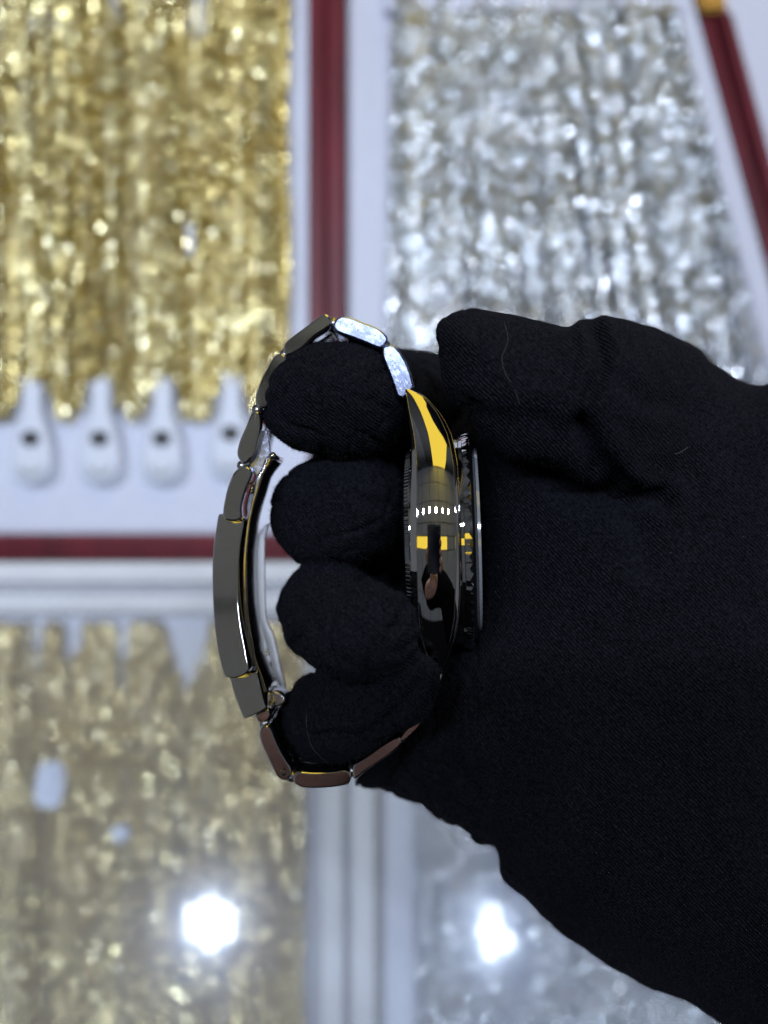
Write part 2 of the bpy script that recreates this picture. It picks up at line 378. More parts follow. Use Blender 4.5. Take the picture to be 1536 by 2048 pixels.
# hooks at the foot of the upper left tray
def hook_geo(cx):
    prof = [(-19, -118), (-21, -60), (-28, -30), (-38, 10), (-42, 45), (-32, 76), (0, 90), (32, 76), (42, 45), (38, 10), (28, -30), (21, -60), (19, -118)]
    return prof
def make_hook(px, py, label):
    e = empty('necklace_hook', P(px, py, ZT)); tag(e, label, 'necklace hook', 'white hooks along the foot of the upper left tray')
    def flat(name, outline, zlo, zhi, mat, bev=.001):
        pts = catmull(outline, 4); w0 = [Vector(P(px + p.x, py + p.y, ZT)[:2]) for p in pts]; L = len(w0)
        rings = [[(q.x, q.y, zlo) for q in w0], [(q.x, q.y, zhi - bev) for q in w0], [(q.x, q.y, zhi - bev * .3) for q in inset(w0, bev * .3)], [(q.x, q.y, zhi) for q in inset(w0, bev)]]
        V = [v for r in rings for v in r]; F = []
        for k in range(3):
            for i in range(L): F.append((k * L + i, k * L + (i + 1) % L, (k + 1) * L + (i + 1) % L, (k + 1) * L + i))
        F.append(tuple(range(3 * L, 4 * L)))
        o = mesh(name, V, F, mat, e, None)
        bm = bmesh.new(); bm.from_mesh(o.data); bmesh.ops.recalc_face_normals(bm, faces=bm.faces)
        if sum(f.normal.z for f in bm.faces) < 0: bmesh.ops.reverse_faces(bm, faces=bm.faces)
        bm.to_mesh(o.data); bm.free(); return o
    flat('base', [(x * 1.12, y * .75 + 28) for x, y in hook_geo(0)][2:-2], ZT + .0003, ZT + .003, M['hook'], .0015)
    flat('tongue', hook_geo(0), ZT + .0035, ZT + .009, M['hook'], .003)
    flat('peg_hole', [(19 * math.cos(a), 16 * math.sin(a)) for a in [i * math.pi / 5 for i in range(10)]], ZT + .0085, ZT + .0095, M['dark_hole'], .0006)
    flat('lip', [(-24, 50), (-10, 60), (10, 60), (24, 50), (20, 68), (0, 76), (-20, 68)], ZT + .0085, ZT + .0094, M['lipgrey'], .0005)  # grey crescent laid on as the shadow below the hole
    return e
for i, (x, y) in enumerate(((75, 880), (210, 880), (332, 880), (467, 870))):
    make_hook(x, y, ['first white hook with a dark hole from the left photo edge below the gold chains', 'second white hook from the left under the gold chains',
                     'third white hook from the left under the gold chains', 'white hook nearest the watch bracelet under the gold chains'][i])
make_hook(-60, 880, 'white hook cut off by the left photo edge'); 

# ------------------------------------------------------------------ chains
def link_torus(L, W, r, nu=9, nv=5):
    V = []; F = []
    for i in range(nu):
        a = 2 * math.pi * i / nu; c = Vector((W * math.cos(a), L * math.sin(a), 0)); d = Vector((math.cos(a), math.sin(a), 0))
        for j in range(nv):
            b = 2 * math.pi * j / nv; V.append(c + d * (r * math.cos(b)) + Vector((0, 0, r * math.sin(b))))
    for i in range(nu):
        for j in range(nv):
            F.append((i * nv + j, ((i + 1) % nu) * nv + j, ((i + 1) % nu) * nv + (j + 1) % nv, i * nv + (j + 1) % nv))
    return np.array([v[:] for v in V]), F
def bead(r):
    bm = bmesh.new(); bmesh.ops.create_icosphere(bm, subdivisions=1, radius=r); bm.verts.index_update()
    V = np.array([v.co[:] for v in bm.verts]); F = [tuple(v.index for v in f.verts) for f in bm.faces]; bm.free(); return V, F
def plate(L, W, h):
    V = []
    for z, k in ((-h, .8), (h * .2, 1), (h, .62)):
        for a in range(6):
            an = a * math.pi / 3; V.append((W * k * math.cos(an), L * k * math.sin(an), z))
    F = []
    for q in range(2):
        for a in range(6): F.append((q * 6 + a, q * 6 + (a + 1) % 6, q * 6 + 6 + (a + 1) % 6, q * 6 + 6 + a))
    F += [tuple(range(5, -1, -1)), tuple(range(12, 18))]
    return np.array(V), F
def chain_mesh(kind, length, seed, mat):
    r_ = random.Random(seed); V = []; F = []; base = 0
    ph1, ph2 = r_.uniform(0, 6), r_.uniform(0, 6); amp = r_.uniform(.0002, .0011)
    CH = []
    for side in (-1, 1):                                  # a necklace hangs as two strands
        y = r_.uniform(0, .002); k = 0; w_ = r_.uniform(.0007, .0013); zo = r_.uniform(-.0005, .0005); roll = r_.gauss(0, .25)
        while y < length:
            if kind == 0: g, f = link_torus(.00105, .00078, .00034, 8, 4); step = .00145; tw = (.55 if k % 2 else -.55) + r_.gauss(0, .12)
            elif kind == 1: g, f = plate(.0010, .0009, .00035); step = .0016; tw = r_.gauss(0, .16)
            elif kind == 2: g, f = bead(.00078); step = .0015; tw = r_.uniform(0, 3)
            elif kind == 3: g, f = link_torus(.0015, .0010, .00038, 8, 4); step = .0023; tw = (1.0 if k % 2 else .2) + r_.gauss(0, .15)
            else: g, f = plate(.00075, .0013, .0004); step = .0012; tw = r_.gauss(0, .10)
            m = Matrix.Rotation(tw + roll, 3, 'Y') @ Matrix.Rotation(r_.gauss(0, .16), 3, 'X') @ Matrix.Rotation(r_.gauss(0, .15), 3, 'Z')
            off = np.array((side * w_ + amp * math.sin(y * 40 + ph1) + amp * .4 * math.sin(y * 150 + ph2 + side), -y, zo + .0005 * math.sin(y * 90 + ph2)))
            if r_.random() < (.13 if mat.name[0] == 'd' else .12):                         # broader bright plate added now and then to make glints
                g, f = plate(*r_.choice(((.0012, .0011, .0004), (.0009, .0009, .0003), (.0016, .0009, .0004)))); CH.append((len(F), len(F) + len(f))); m = Matrix.Rotation(r_.gauss(0, .22), 3, 'Y') @ Matrix.Rotation(r_.gauss(-.08, .17), 3, 'X'); off = off + np.array((0, 0, .0007))
            V.append(g @ np.array(m).T + off); F += [tuple(i + base for i in q) for q in f]; base += len(g); y += step; k += 1
    me = bpy.data.meshes.new('chain'); me.from_pydata(np.concatenate(V).tolist(), [], F); me.update(); me.materials.append(mat); me.materials.append(M[{'g': 'gold', 's': 'silver', 'd': 'dull'}[mat.name[0]] + '_chain_cut'])
    for a_, b_ in CH:
        for i in range(a_, b_): me.polygons[i].material_index = 1
    return me
pxm = S * fT
variants = {}
def get_chain(metal, kind, lpx, v):
    key = (metal, kind, lpx, v); sd = {'gold': 1, 'silver': 2, 'dull': 3}[metal] * 1000 + kind * 100 + lpx + v * 7
    if key not in variants: variants[key] = chain_mesh(kind, lpx * pxm, sd, M[metal])
    return variants[key]
def place_chain(metal, kind, lpx, v, px, py, z, rot, label, group):
    me = get_chain(metal, kind, lpx, v)
    o = bpy.data.objects.new(('silver' if metal == 'silver' else 'gold') + '_chain', me); C.objects.link(o)
    o.location = P(px, py, ZT) + Vector((0, 0, z)); o.rotation_euler = (0, random.uniform(-.25, .25), rot)
    o.scale = (random.choice((1, 1, 1.15, .85)), 1, 1)
    tag(o, label, 'chain', group)
kinds = [0, 0, 1, 2, 3, 4, 1]
# upper left, gold
for layer in range(3):
    x = -26 + layer * 7
    while x < 574:
        dist = min(abs(x - h) for h in (-60, 75, 210, 332, 467)); end = 765 + min(78, max(0, dist - 18) * 2.2)
        top = -80 if not (150 < x < 250 and random.random() < .5) else 20
        if x < 30: top = 10 + random.uniform(0, 60)
        ln = 860 if end - top > 800 else 740
        k = random.choice(kinds)
        place_chain('gold', k, ln, random.randrange(2), x, end - ln, .0022 + layer * .0032 + random.uniform(0, .001), random.gauss(0, .010),
                    'gold chain hanging in the dense upper left tray row', 'gold chains in the upper left tray')
        x += random.uniform(10, 14)
# upper right, silver, fanning with the rim
for layer in range(3):
    x = 786 + layer * 6
    while x < 1345:
        u = (x - 786) / 560; top = 26 + random.uniform(-30, 40); rot = math.atan(.225 * max(0, u) ** 1.3) + random.gauss(0, .012)
        place_chain('silver', random.choice(kinds), 860, random.randrange(2), x, top, .0022 + layer * .0032, rot,
                    'silver chain in the dense upper right tray row', 'silver chains in the upper right tray')
        x += random.uniform(11, 15)
# lower left, gold
for layer in range(3):
    x = -20 + layer * 6
    while x < 606:
        g = [(60, 90), (132, 165), (232, 262), (330, 420)]
        top = 1238 + random.uniform(0, 12)
        for a_, b_ in g:
            if a_ < x < b_: top = 1262 + 110 * math.sin(math.pi * (x - a_) / (b_ - a_)) + random.uniform(-15, 40)
        place_chain('dull', random.choice(kinds), 860, random.randrange(2), x, top, .0006 + layer * .0032, random.gauss(0, .014),
                    'gold chain in the dense lower left tray row', 'gold chains in the lower left tray')
        x += random.uniform(11, 15)
for layer in range(3):
    x = 832 + layer * 6
    while x < 1460:
        place_chain('silver', random.choice(kinds), 860, random.randrange(2), x, 1560 + random.uniform(0, 30), .0006 + layer * .0032, random.gauss(0, .014),
                    'silver chain in the lower right tray row beside the glove', 'silver chains in the lower right tray')
        x += random.uniform(11, 16)
def last_label(group, pick, label):
    c_ = [o for o in C.objects if o.get('group') == group]; c_.sort(key=lambda o: (o.location.x, -o.location.z)); c_[pick]['label'] = label
last_label('gold chains in the upper left tray', -1, 'rightmost gold chain of the upper left tray, nearest the red rim')
last_label('silver chains in the upper right tray', 0, 'leftmost silver chain of the upper right tray, nearest the red bar')
last_label('silver chains in the upper right tray', -1, 'rightmost silver chain of the upper right tray, nearest the slanting red rim')
last_label('gold chains in the lower left tray', -1, 'rightmost gold chain of the lower left tray, next to the pale vertical rail')
last_label('silver chains in the lower right tray', 0, 'leftmost silver chain of the lower right tray, next to the pale vertical rail')
# little tags lying on the chains
def make_tag(px, py, w_, h_, rot, label, zoff=.008):
    c = P(px, py, ZT); e = empty('price_tag', (c.x, c.y, ZT + zoff)); e.rotation_euler = (0, 0, rot); tag(e, label, 'price tag')
    bm = bmesh.new(); n = 20; vs = []
    ring_ = []
    for z in (0, .0004):
        r = []
        for i in range(n):
            a = 2 * math.pi * i / n; r.append(bm.verts.new((w_ * pxm / 2 * abs(math.cos(a)) ** .6 * (1 if math.cos(a) > 0 else -1), h_ * pxm / 2 * abs(math.sin(a)) ** .6 * (1 if math.sin(a) > 0 else -1), z)))
        ring_.append(r)
    bm.faces.new(ring_[1]); bm.faces.new(ring_[0][::-1])
    for i in range(n): bm.faces.new((ring_[0][i], ring_[0][(i + 1) % n], ring_[1][(i + 1) % n], ring_[1][i]))
    me = bpy.data.meshes.new('card'); bm.to_mesh(me); bm.free(); o = bpy.data.objects.new('card', me); C.objects.link(o); me.materials.append(M['tagpaper']); o.parent = e
    V, F = tube_geo([(0, h_ * pxm / 2 * .8, .0006), (.001, h_ * pxm * .62, .0012), (0, h_ * pxm * .8, .0012)], .0002, 5)
    s = mesh('string', V, F, M['hook'], None, True); s.parent = e
make_tag(100, 62, 62, 46, .1, 'pale oval tag at the top of the upper left gold chains')
make_tag(404, 52, 46, 84, .05, 'tall pale tag beside the red rim among the upper gold chains')
make_tag(388, 490, 26, 66, .1, 'small pale tag in the middle of the upper gold chains')
make_tag(112, 1560, 58, 92, -.15, 'blue white tag lying on the lower left gold chains')
make_tag(250, 1655, 34, 30, .4, 'tiny pale tag near the middle of the lower left tray')
make_tag(1020, 215, 62, 34, .1, 'pale tag near the centre top of the silver chains')
make_tag(1325, 270, 64, 34, .15, 'pale tag at the right side of the silver chains near the red rim')
make_tag(890, 595, 46, 46, 0, 'round pale tag above the glove finger among silver chains')

# counter glass sheet
gl = box('counter_glass', -.7, .7, -.7, P(0, 1128, GZ).y, GZ - .006, GZ, M['glass'], None, 0)
tag(gl, 'clear scuffed glass top of the jewellery counter over the trays', 'glass top')
me = gl.data
bm = bmesh.new(); bm.from_mesh(me)
bmesh.ops.delete(bm, geom=[f for f in bm.faces if f.normal.z < .5], context='FACES'); bm.to_mesh(me); bm.free()

def band(name, left, right, z0, z1, mat, parent, bevel=.0002, n=40):
    """curved strip between two open pixel paths, near face at z0"""
    def samp(path):
        q = np.array([p[:2] for p in catmull([Vector((p[0], p[1])) for p in path], 6, False)]); d = np.r_[0, np.cumsum(np.hypot(*np.diff(q, axis=0).T))]
        t_ = np.linspace(0, d[-1], n); return [P(x, y, z0) for x, y in zip(np.interp(t_, d, q[:, 0]), np.interp(t_, d, q[:, 1]))]
    Lp, Rp = samp(left), samp(right); V = []; F = []
    for a, b in zip(Lp, Rp):
        u = (b - a).normalized() * bevel
        for v, z in ((a, z1), (a, z0 - bevel), (a + u * .3, z0 - bevel * .3), (a + u, z0), (b - u, z0), (b - u * .3, z0 - bevel * .3), (b, z0 - bevel), (b, z1)): V.append((v.x, v.y, z))
    for i in range(n - 1):
        for j in range(8): F.append((i * 8 + j, i * 8 + (j + 1) % 8, (i + 1) * 8 + (j + 1) % 8, (i + 1) * 8 + j))
    F += [tuple(range(8)), tuple(range((n - 1) * 8 + 7, (n - 1) * 8 - 1, -1))]
    o = mesh(name, V, F, mat, parent); bm = bmesh.new(); bm.from_mesh(o.data); bmesh.ops.recalc_face_normals(bm, faces=bm.faces)
    for f in bm.faces: f.smooth = len(f.verts) == 4
    for e in bm.edges:
        if len(e.link_faces) == 2 and e.calc_face_angle(0) > R(40): e.smooth = False
    bm.to_mesh(o.data); bm.free(); return o

# ------------------------------------------------------------------ the watch
WC = Vector((P(873, 1091, 0).x, -.0064, -.024))          # centre of the case
watch = empty('wristwatch', WC)
tag(watch, 'steel wristwatch seen side on, link bracelet closed, held in the black glove', 'watch')
YAW, ROLL = R(-5.5), R(1.8)
near = Vector((WC.x, WC.y, 0))
rotm = Matrix.Rotation(ROLL, 3, 'Z') @ Matrix.Rotation(YAW, 3, 'Y')
def axial(px, r, a):                                     # x from pixels on the near side, radius in m, angle
    v = Vector(((px - 768) * S - WC.x, r * math.cos(a), r * math.sin(a) - .024))
    return near + rotm @ v
def lathe(name, prof, seg, mat, parent, fn=None, smooth=True, caps=True):
    V = []; F = []; n = len(prof)
    for k in range(seg):
        a = 2 * math.pi * k / seg
        for i, (px, r) in enumerate(prof):
            if fn: px, r = fn(i, k, px, r)
            V.append(axial(px, r * .001, a))
    for k in range(seg):
        k2 = (k + 1) % seg
        for i in range(n - 1): F.append((k * n + i, k2 * n + i, k2 * n + i + 1, k * n + i + 1))
    if caps:
        F.append(tuple(k * n for k in range(seg))); F.append(tuple(k * n + n - 1 for k in range(seg - 1, -1, -1)))
    o = mesh(name, V, F, mat, parent, None)
    bm = bmesh.new(); bm.from_mesh(o.data); bmesh.ops.recalc_face_normals(bm, faces=bm.faces)
    for f in bm.faces: f.smooth = smooth and len(f.verts) == 4
    for e in bm.edges:
        if len(e.link_faces) == 2 and e.calc_face_angle(0) > R(24): e.smooth = False
    bm.to_mesh(o.data); bm.free(); return o
lathe('case_drum', [(820, 20.5), (822, 22.6), (921, 22.8), (922, 22.0)], 128, M['steel_case'], watch)
lathe('case_back', [(798, 15.5), (802, 18.2), (806, 20.2), (815.5, 20.6), (816, 20.0), (819, 20.0)], 288 * 2, M['steel'], watch,
      lambda i, k, px, r: (px, r - (.22 if (k % 4) >= 2 else 0)) if i in (2, 3) else (px, r), smooth=False)
lathe('bezel_gasket', [(920.5, 22.4), (926, 22.4)], 96, M['black_gap'], watch)  # black ring drawn in the dark gap beside the bezel
NT_ = 64
def bez(i, k, px, r):
    ph = (k % 8) / 8; tri = 1 - abs(2 * ph - 1)
    if i == 5: return px + 4 + 7 * tri, r
    if i == 6: return px + 4 + 7 * tri + .6, r
    return px, r
lathe('bezel', [(922.5, 22.6), (923, 23.45), (929, 23.6), (929.6, 23.42), (930.2, 23.6), (933.5, 23.86), (933.5, 22.45), (934.5, 22.3), (935, 21.4)], NT_ * 8, M['steel_case'], watch, bez)
lathe('bezel_insert', [(933.2, 22.4), (933.6, 22.9), (946, 22.6), (955.5, 20.6), (956, 19.9)], 160, M['black_ceramic'], watch)
lathe('crystal', [(956, 19.7), (957, 20.0), (963, 19.9), (964, 19.2)], 160, M['crystal'], watch)

# case flanks with lugs
YL = [(778, 811, 817, 0, 1), (790, 813, 842, 2, 3), (800, 815, 853, 3, 4), (823, 819, 873, 4, 6), (843, 823, 884, 5, 8), (868, 828, 895, 6, 9), (893, 831, 901, 7, 9), (926, 834, 907, 9, 9), (992, 834, 911, 12, 9),
      (1092, 834, 912, 13, 10), (1140, 835, 912, 12, 10), (1189, 836, 911, 11, 10), (1239, 838, 909, 9, 9), (1272, 842, 903, 7, 9), (1306, 852, 893, 5, 8), (1330, 866, 884, 3, 6), (1349, 878, 880, 1, 3)]
ya = np.array(YL, float)
def flank(name, mirror):
    N = 110; strips = {}; ys = np.linspace(778, 1349, N)
    secs = []
    for py in ys:
        xl, xr, cl, cr = [float(np.interp(py, ya[:, 0], ya[:, c])) for c in (1, 2, 3, 4)]
        z = 0.0
        for _ in range(4):
            yw = P(0, py, z).y; dy = yw - WC.y; z = .0004 - dy * dy / (2 * .042)
        c = (xl + xr) / 2; hw = (xr - xl) / 2; m = []
        RB = 112.0 # px, barrel radius
        for u in np.linspace(-1, 1, 17):
            q = P(c + u * hw, py, z); drop = (RB - math.sqrt(max(RB * RB - (u * hw) ** 2, 1))) * S; m.append(Vector((q.x, q.y, z - drop)))
        lc = m[0] + Vector((-cl * S, 0, -cl * S * 1.1)); r1 = m[-1] + Vector((cr * .62 * S, 0, -cr * S * .30)); r2 = m[-1] + Vector((cr * .86 * S, 0, -cr * S * .48)); rc = m[-1] + Vector((cr * S, 0, -cr * S * .85))
        zb = z - .0065
        secs.append(([Vector((lc.x, lc.y, zb)), lc], [lc, m[0]], m, [m[-1], r1, r2, rc], [rc, Vector((rc.x, rc.y, zb))], [Vector((rc.x, rc.y, zb)), Vector((lc.x, lc.y, zb))]))
    V = []; F = []
    for s in range(6):
        n = len(secs[0][s]); b = len(V)
        for sec in secs: V += [v.copy() for v in sec[s]]
        for i in range(N - 1):
            for j in range(n - 1): F.append((b + i * n + j, b + i * n + j + 1, b + (i + 1) * n + j + 1, b + (i + 1) * n + j))
    if mirror: V = [Vector((v.x + .0022, v.y, -.048 - v.z)) for v in V]
    o = mesh(name, V, F, M['steel_case'], watch, None)
    bm = bmesh.new(); bm.from_mesh(o.data)
    for f in bm.faces: f.smooth = True
    if mirror: bmesh.ops.reverse_faces(bm, faces=bm.faces)
    bm.to_mesh(o.data); bm.free(); return o
def case_edges():
    paths = [[], [], []]
    for py in np.linspace(786, 1344, 90):
        xl, xr, cl, cr = [float(np.interp(py, ya[:, 0], ya[:, c])) for c in (1, 2, 3, 4)]
        z = 0.0
        for _ in range(4): dy = P(0, py, z).y - WC.y; z = .0004 - dy * dy / (2 * .042)
        hw = (xr - xl) / 2; drop = (112 - math.sqrt(max(112 ** 2 - hw ** 2, 1))) * S
        a = P(xl, py, z); b = P(xr, py, z); a.z -= drop + .00004; b.z -= drop + .00004
        paths[0].append(a); paths[1].append(b); paths[2].append(b + Vector((cr * S, 0, -cr * S * .85)))
    for p, r in zip(paths, (.00009, .00009, .00013)): tube('case_edge', p, r, M['steel_case'], watch, 10)
case_edges()
f1 = flank('case_side', False); f2 = flank('case_side', True)

# bracelet
ZB0, ZB1 = -.0140, -.0340
links = [
 ('upper', [(567,700),(568,689),(579,677),(619,647),(643,630),(653,628),(662,637),(662,648),(651,659),(628,674),(604,697),(579,710),(569,706)], (.0, .02), 'steel'),
 ('upper', [(666,650),(671,640),(683,632),(703,635),(728,645),(752,654),(772,669),(775,682),(765,694),(752,694),(715,679),(678,666),(668,657)], (.0, .03), 'steel_worn'),
 ('end', [(765,699),(768,693),(780,689),(792,694),(807,714),(819,739),(828,773),(824,779),(815,790),(804,795),(794,790),(787,771),(777,743),(766,716)], (.0, .01), 'steel_worn'),
 ('upper', [(511,805),(512,786),(525,753),(537,731),(546,714),(562,706),(573,714),(574,726),(560,745),(548,770),(540,800),(532,815),(519,815)], (0, .0), 'steel'),
 ('upper', [(497,838),(505,823),(515,822),(521,830),(522,850),(517,872),(507,909),(494,926),(484,926),(474,909),(478,885),(488,860)], (0, -.02), 'steel'),
 ('upper', [(478,936),(490,931),(502,938),(501,952),(490,978),(481,1012),(479,1040),(447,1036),(451,990),(459,963),(467,945)], (0, -.05), 'steel'),
 ('lower', [(511,1430),(535,1418),(541,1426),(539,1438),(529,1446),(518,1443)], (-.14, 0), 'steel'),
 ('lower', [(518,1465),(522,1455),(533,1450),(542,1455),(547,1467),(556,1490),(570,1518),(581,1537),(582,1551),(575,1561),(566,1562),(556,1556),(542,1532),(526,1497),(519,1476)], (-.13, 0), 'steel'),
 ('lower', [(586,1558),(589,1549),(598,1542),(631,1544),(664,1543),(687,1540),(698,1544),(703,1554),(699,1568),(687,1573),(650,1577),(612,1576),(594,1570)], (-.07, 0), 'steel'),
 ('lower', [(705,1540),(709,1528),(725,1518),(753,1497),(781,1479),(795,1473),(801,1477),(802,1490),(781,1509),(753,1528),(730,1544),(716,1556),(707,1558)], (0, 0), 'steel'),
 ('end', [(798,1478),(806,1464),(830,1438),(852,1400),(872,1352),(884,1345),(884,1360),(866,1406),(842,1450),(815,1478),(804,1484)], (0, 0), 'steel'),
]
def shrink(poly, k):
    cx = sum(p[0] for p in poly) / len(poly); cy_ = sum(p[1] for p in poly) / len(poly)
    return [(cx + (x - cx) * k, cy_ + (y - cy_) * k) for x, y in poly]
for kind, poly, tl, mt in links:
    w3 = (ZB0 - ZB1) / 3
    prism('outer_link', poly, ZB0, ZB0 - .0058, M[mt], watch, .00042, tilt=tl)
    # middle and far rows keep their own outline: scaled so that they stand behind the near row
    pw = [P(x, y, ZB0) for x, y in poly]
    def back(z): 
        f = (D0 - z) / D0; return [(768 + p.x / S / f, 1024 - p.y / S / f) for p in pw]
    prism('centre_link', shrink(back(ZB0 - .0061), .93), ZB0 - .0061, ZB0 - .0139, M['steel_brushed'], watch, .0002)
    prism('outer_link', back(ZB0 - .0142), ZB0 - .0142, ZB1, M['steel_brushed'], watch, .00022)
# joints: small hinge barrels between neighbouring links
joints = [(665, 645), (770, 690), (569, 708), (514, 818), (484, 931), (529, 1448), (583, 1554), (704, 1544), (801, 1478)]
for x, y in joints:
    a = P(x, y, ZB0 - .002); tube('hinge_pin', [a, a + Vector((0, 0, -.017))], .0011, M['steel_brushed'], watch, 12)
# visible pin hole and bead screws
a = P(567.5, 1547, ZB0 + .0001)
ring_mesh('pin_hole_rim', (a.x, a.y, ZB0 + .00005), .00055, .00078, .00012, M['steel'], watch, 24)
tube('pin_hole', [a + Vector((0, 0, .00002)), a + Vector((0, 0, .00008))], .00055, M['dark_hole'], watch, 20)
# clasp
cover = [(437,1028),(450,1028),(466,1031),(480,1035),(484,1041),(482,1060),(478,1090),(476,1137),(478,1195),(484,1242),(494,1289),(502,1324),(502,1336),(492,1345),(476,1350),(460,1350),(451,1340),(439,1297),(429,1234),(423,1156),(423,1098),(428,1050),(431,1031)]
prism('clasp_cover', cover, ZB0 + .0010, ZB1 - .001, M['steel'], watch, .00030, 3, tilt=(.045, -.165))
flip = [(455,1352),(470,1356),(490,1352),(512,1345),(516,1352),(529,1398),(533,1411),(528,1419),(496,1434),(488,1432),(480,1418)]
prism('flip_lock', flip, ZB0 + .0008, ZB1 - .001, M['steel'], watch, .00030, 3, tilt=(.05, -.20))
inn = [(533,916),(525,939),(516,953),(508,983),(501,1012),(495,1040),(491,1070),(486,1129),(486,1195),(491,1253),(500,1297),(505,1321),(516,1358),(527,1385)]
out_ = [(533,1380),(525,1354),(514,1325),(511,1318),(508,1294),(502,1262),(497,1224),(495,1180),(494,1114),(497,1078),(501,1044),(508,1012),(517,983),(527,950),(536,936),(549,922),(553,912),(546,905),(537,907)]
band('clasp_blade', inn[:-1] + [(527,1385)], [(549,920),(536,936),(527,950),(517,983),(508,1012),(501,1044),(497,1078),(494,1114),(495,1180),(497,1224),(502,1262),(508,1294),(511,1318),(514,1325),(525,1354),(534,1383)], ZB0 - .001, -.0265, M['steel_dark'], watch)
c = P(545, 912, ZB0 - .0002)
bm = bmesh.new(); bmesh.ops.create_uvsphere(bm, u_segments=20, v_segments=12, radius=.00085)
for v in bm.verts: v.co += c
me = bpy.data.meshes.new('blade_pin_head'); bm.to_mesh(me); bm.free(); me.polygons.foreach_set('use_smooth', [True] * len(me.polygons)); link('blade_pin_head', me, M['steel_case'], watch)
tube('blade_pin', [c, c + Vector((0, 0, -.013))], .0006, M['steel'], watch, 12)
# plate between link and blade end, and the far rail of the clasp
prism('hinge_plate', [(508,905),(520,868),(534,862),(540,905),(533,916),(522,940),(514,950),(500,935)], ZB0 - .003, ZB0 - .005, M['steel_worn'], watch, .0001, 3)
band('clasp_rail', [(530,1050),(511,1080),(506,1117),(509,1195),(519,1242),(537,1305),(549,1355),(566,1384)], [(539,1046),(530,1078),(529,1137),(532,1234),(547,1273),(560,1332),(572,1380)], -.0300, -.0312, M['satin'], watch)
prism('blade_catch', [(531,1388),(550,1382),(566,1390),(572,1402),(560,1412),(538,1414)], ZB0 - .006, ZB0 - .012, M['steel_brushed'], watch, .0004, 3)
# row of tiny adjustment studs inside the clasp
for x, y in ((506, 968), (503, 976), (502, 983)):
    a = P(x, y, ZB0 - .004); tube('stud', [a, a + Vector((0, 0, -.004))], .0005, M['steel'], watch, 10)

# ------------------------------------------------------------------ the gloved hand
def inside_and_dist(pts, poly):
    poly = np.array(poly); A = poly; B = np.roll(poly, -1, 0); ins = np.zeros(len(pts), bool); best = np.full(len(pts), 1e9); near_ = np.zeros((len(pts), 2))
    for a, b in zip(A, B):
        c1 = (a[1] > pts[:, 1]) != (b[1] > pts[:, 1])
        with np.errstate(divide='ignore', invalid='ignore'):
            xi = (b[0] - a[0]) * (pts[:, 1] - a[1]) / (b[1] - a[1] + 1e-12) + a[0]
        ins ^= c1 & (pts[:, 0] < xi)
        ab = b - a; tt = np.clip(((pts - a) @ ab) / (ab @ ab + 1e-12), 0, 1); q = a + tt[:, None] * ab; d = np.hypot(*(pts - q).T)
        m = d < best; best[m] = d[m]; near_[m] = q[m]
    return ins, best, near_
def pillow(poly, zc, T, Rpx, Vall, Fall, back=1.0, step=5, zfun=None):
    pl = np.array([p[:2] for p in catmull(poly, 4)]); x0, y0 = pl.min(0) - step; x1, y1 = pl.max(0) + step
    gx = np.arange(x0, x1 + step, step); gy = np.arange(y0, y1 + step, step); X, Y = np.meshgrid(gx, gy); pts = np.stack([X.ravel(), Y.ravel()], 1)
    ins, d, q = inside_and_dist(pts, pl); nx, ny = len(gx), len(gy)
    h = np.where(ins, T * np.sqrt(np.maximum(0, 1 - (1 - np.minimum(d, Rpx) / Rpx) ** 2)), 0)
    insg = ins.reshape(ny, nx); cell = insg[:-1, :-1] | insg[1:, :-1] | insg[:-1, 1:] | insg[1:, 1:]
    used = np.zeros((ny, nx), bool); used[:-1, :-1] |= cell; used[1:, :-1] |= cell; used[:-1, 1:] |= cell; used[1:, 1:] |= cell
    used = used.ravel(); it = {}; ib = {}
    for i in np.nonzero(used)[0]:
        p = pts[i] if ins[i] else q[i]; zz = zc + (zfun(p) if zfun else 0); it[i] = len(Vall); Vall.append(P(p[0], p[1], zz + h[i]))
        if ins[i] and h[i] > 1e-5:
            ib[i] = len(Vall); v = P(p[0], p[1], zz + h[i]); Vall.append(Vector((v.x, v.y, zz - h[i] * back)))
        else: ib[i] = it[i]
    for r in range(ny - 1):
        for c in range(nx - 1):
            if cell[r, c]:
                a, b, cc, dd = r * nx + c, r * nx + c + 1, (r + 1) * nx + c + 1, (r + 1) * nx + c
                Fall.append((it[a], it[dd], it[cc], it[b])); Fall.append((ib[a], ib[b], ib[cc], ib[dd]))
def capsule_chain(nodes, Vall, Fall, seg=20):
    # nodes: (px, py, z_mm, r_mm); smooth tapered tube with round ends
    P3 = [(*P(x, y, z * .001), r * .001) for x, y, z, r in nodes]
    pts = []
    for i in range(len(P3) - 1):
        p0, p1, p2, p3 = [np.array(P3[k]) for k in (max(i - 1, 0), i, i + 1, min(i + 2, len(P3) - 1))]
        for k in range(6):
            t = k / 6; pts.append(.5 * ((2 * p1) + (p2 - p0) * t + (2 * p0 - 5 * p1 + 4 * p2 - p3) * t * t + (3 * p1 - p0 - 3 * p2 + p3) * t ** 3))
    pts.append(np.array(P3[-1]))
    for p in pts:                                        # overlapping balls, merged by the remesh below
        bm = bmesh.new(); bmesh.ops.create_icosphere(bm, subdivisions=3, radius=float(p[3])); bm.verts.index_update(); b = len(Vall)
        Vall += [v.co + Vector(p[:3]) for v in bm.verts]; Fall += [tuple(v.index + b for v in f.verts) for f in bm.faces]; bm.free()
GV, GF = [], []
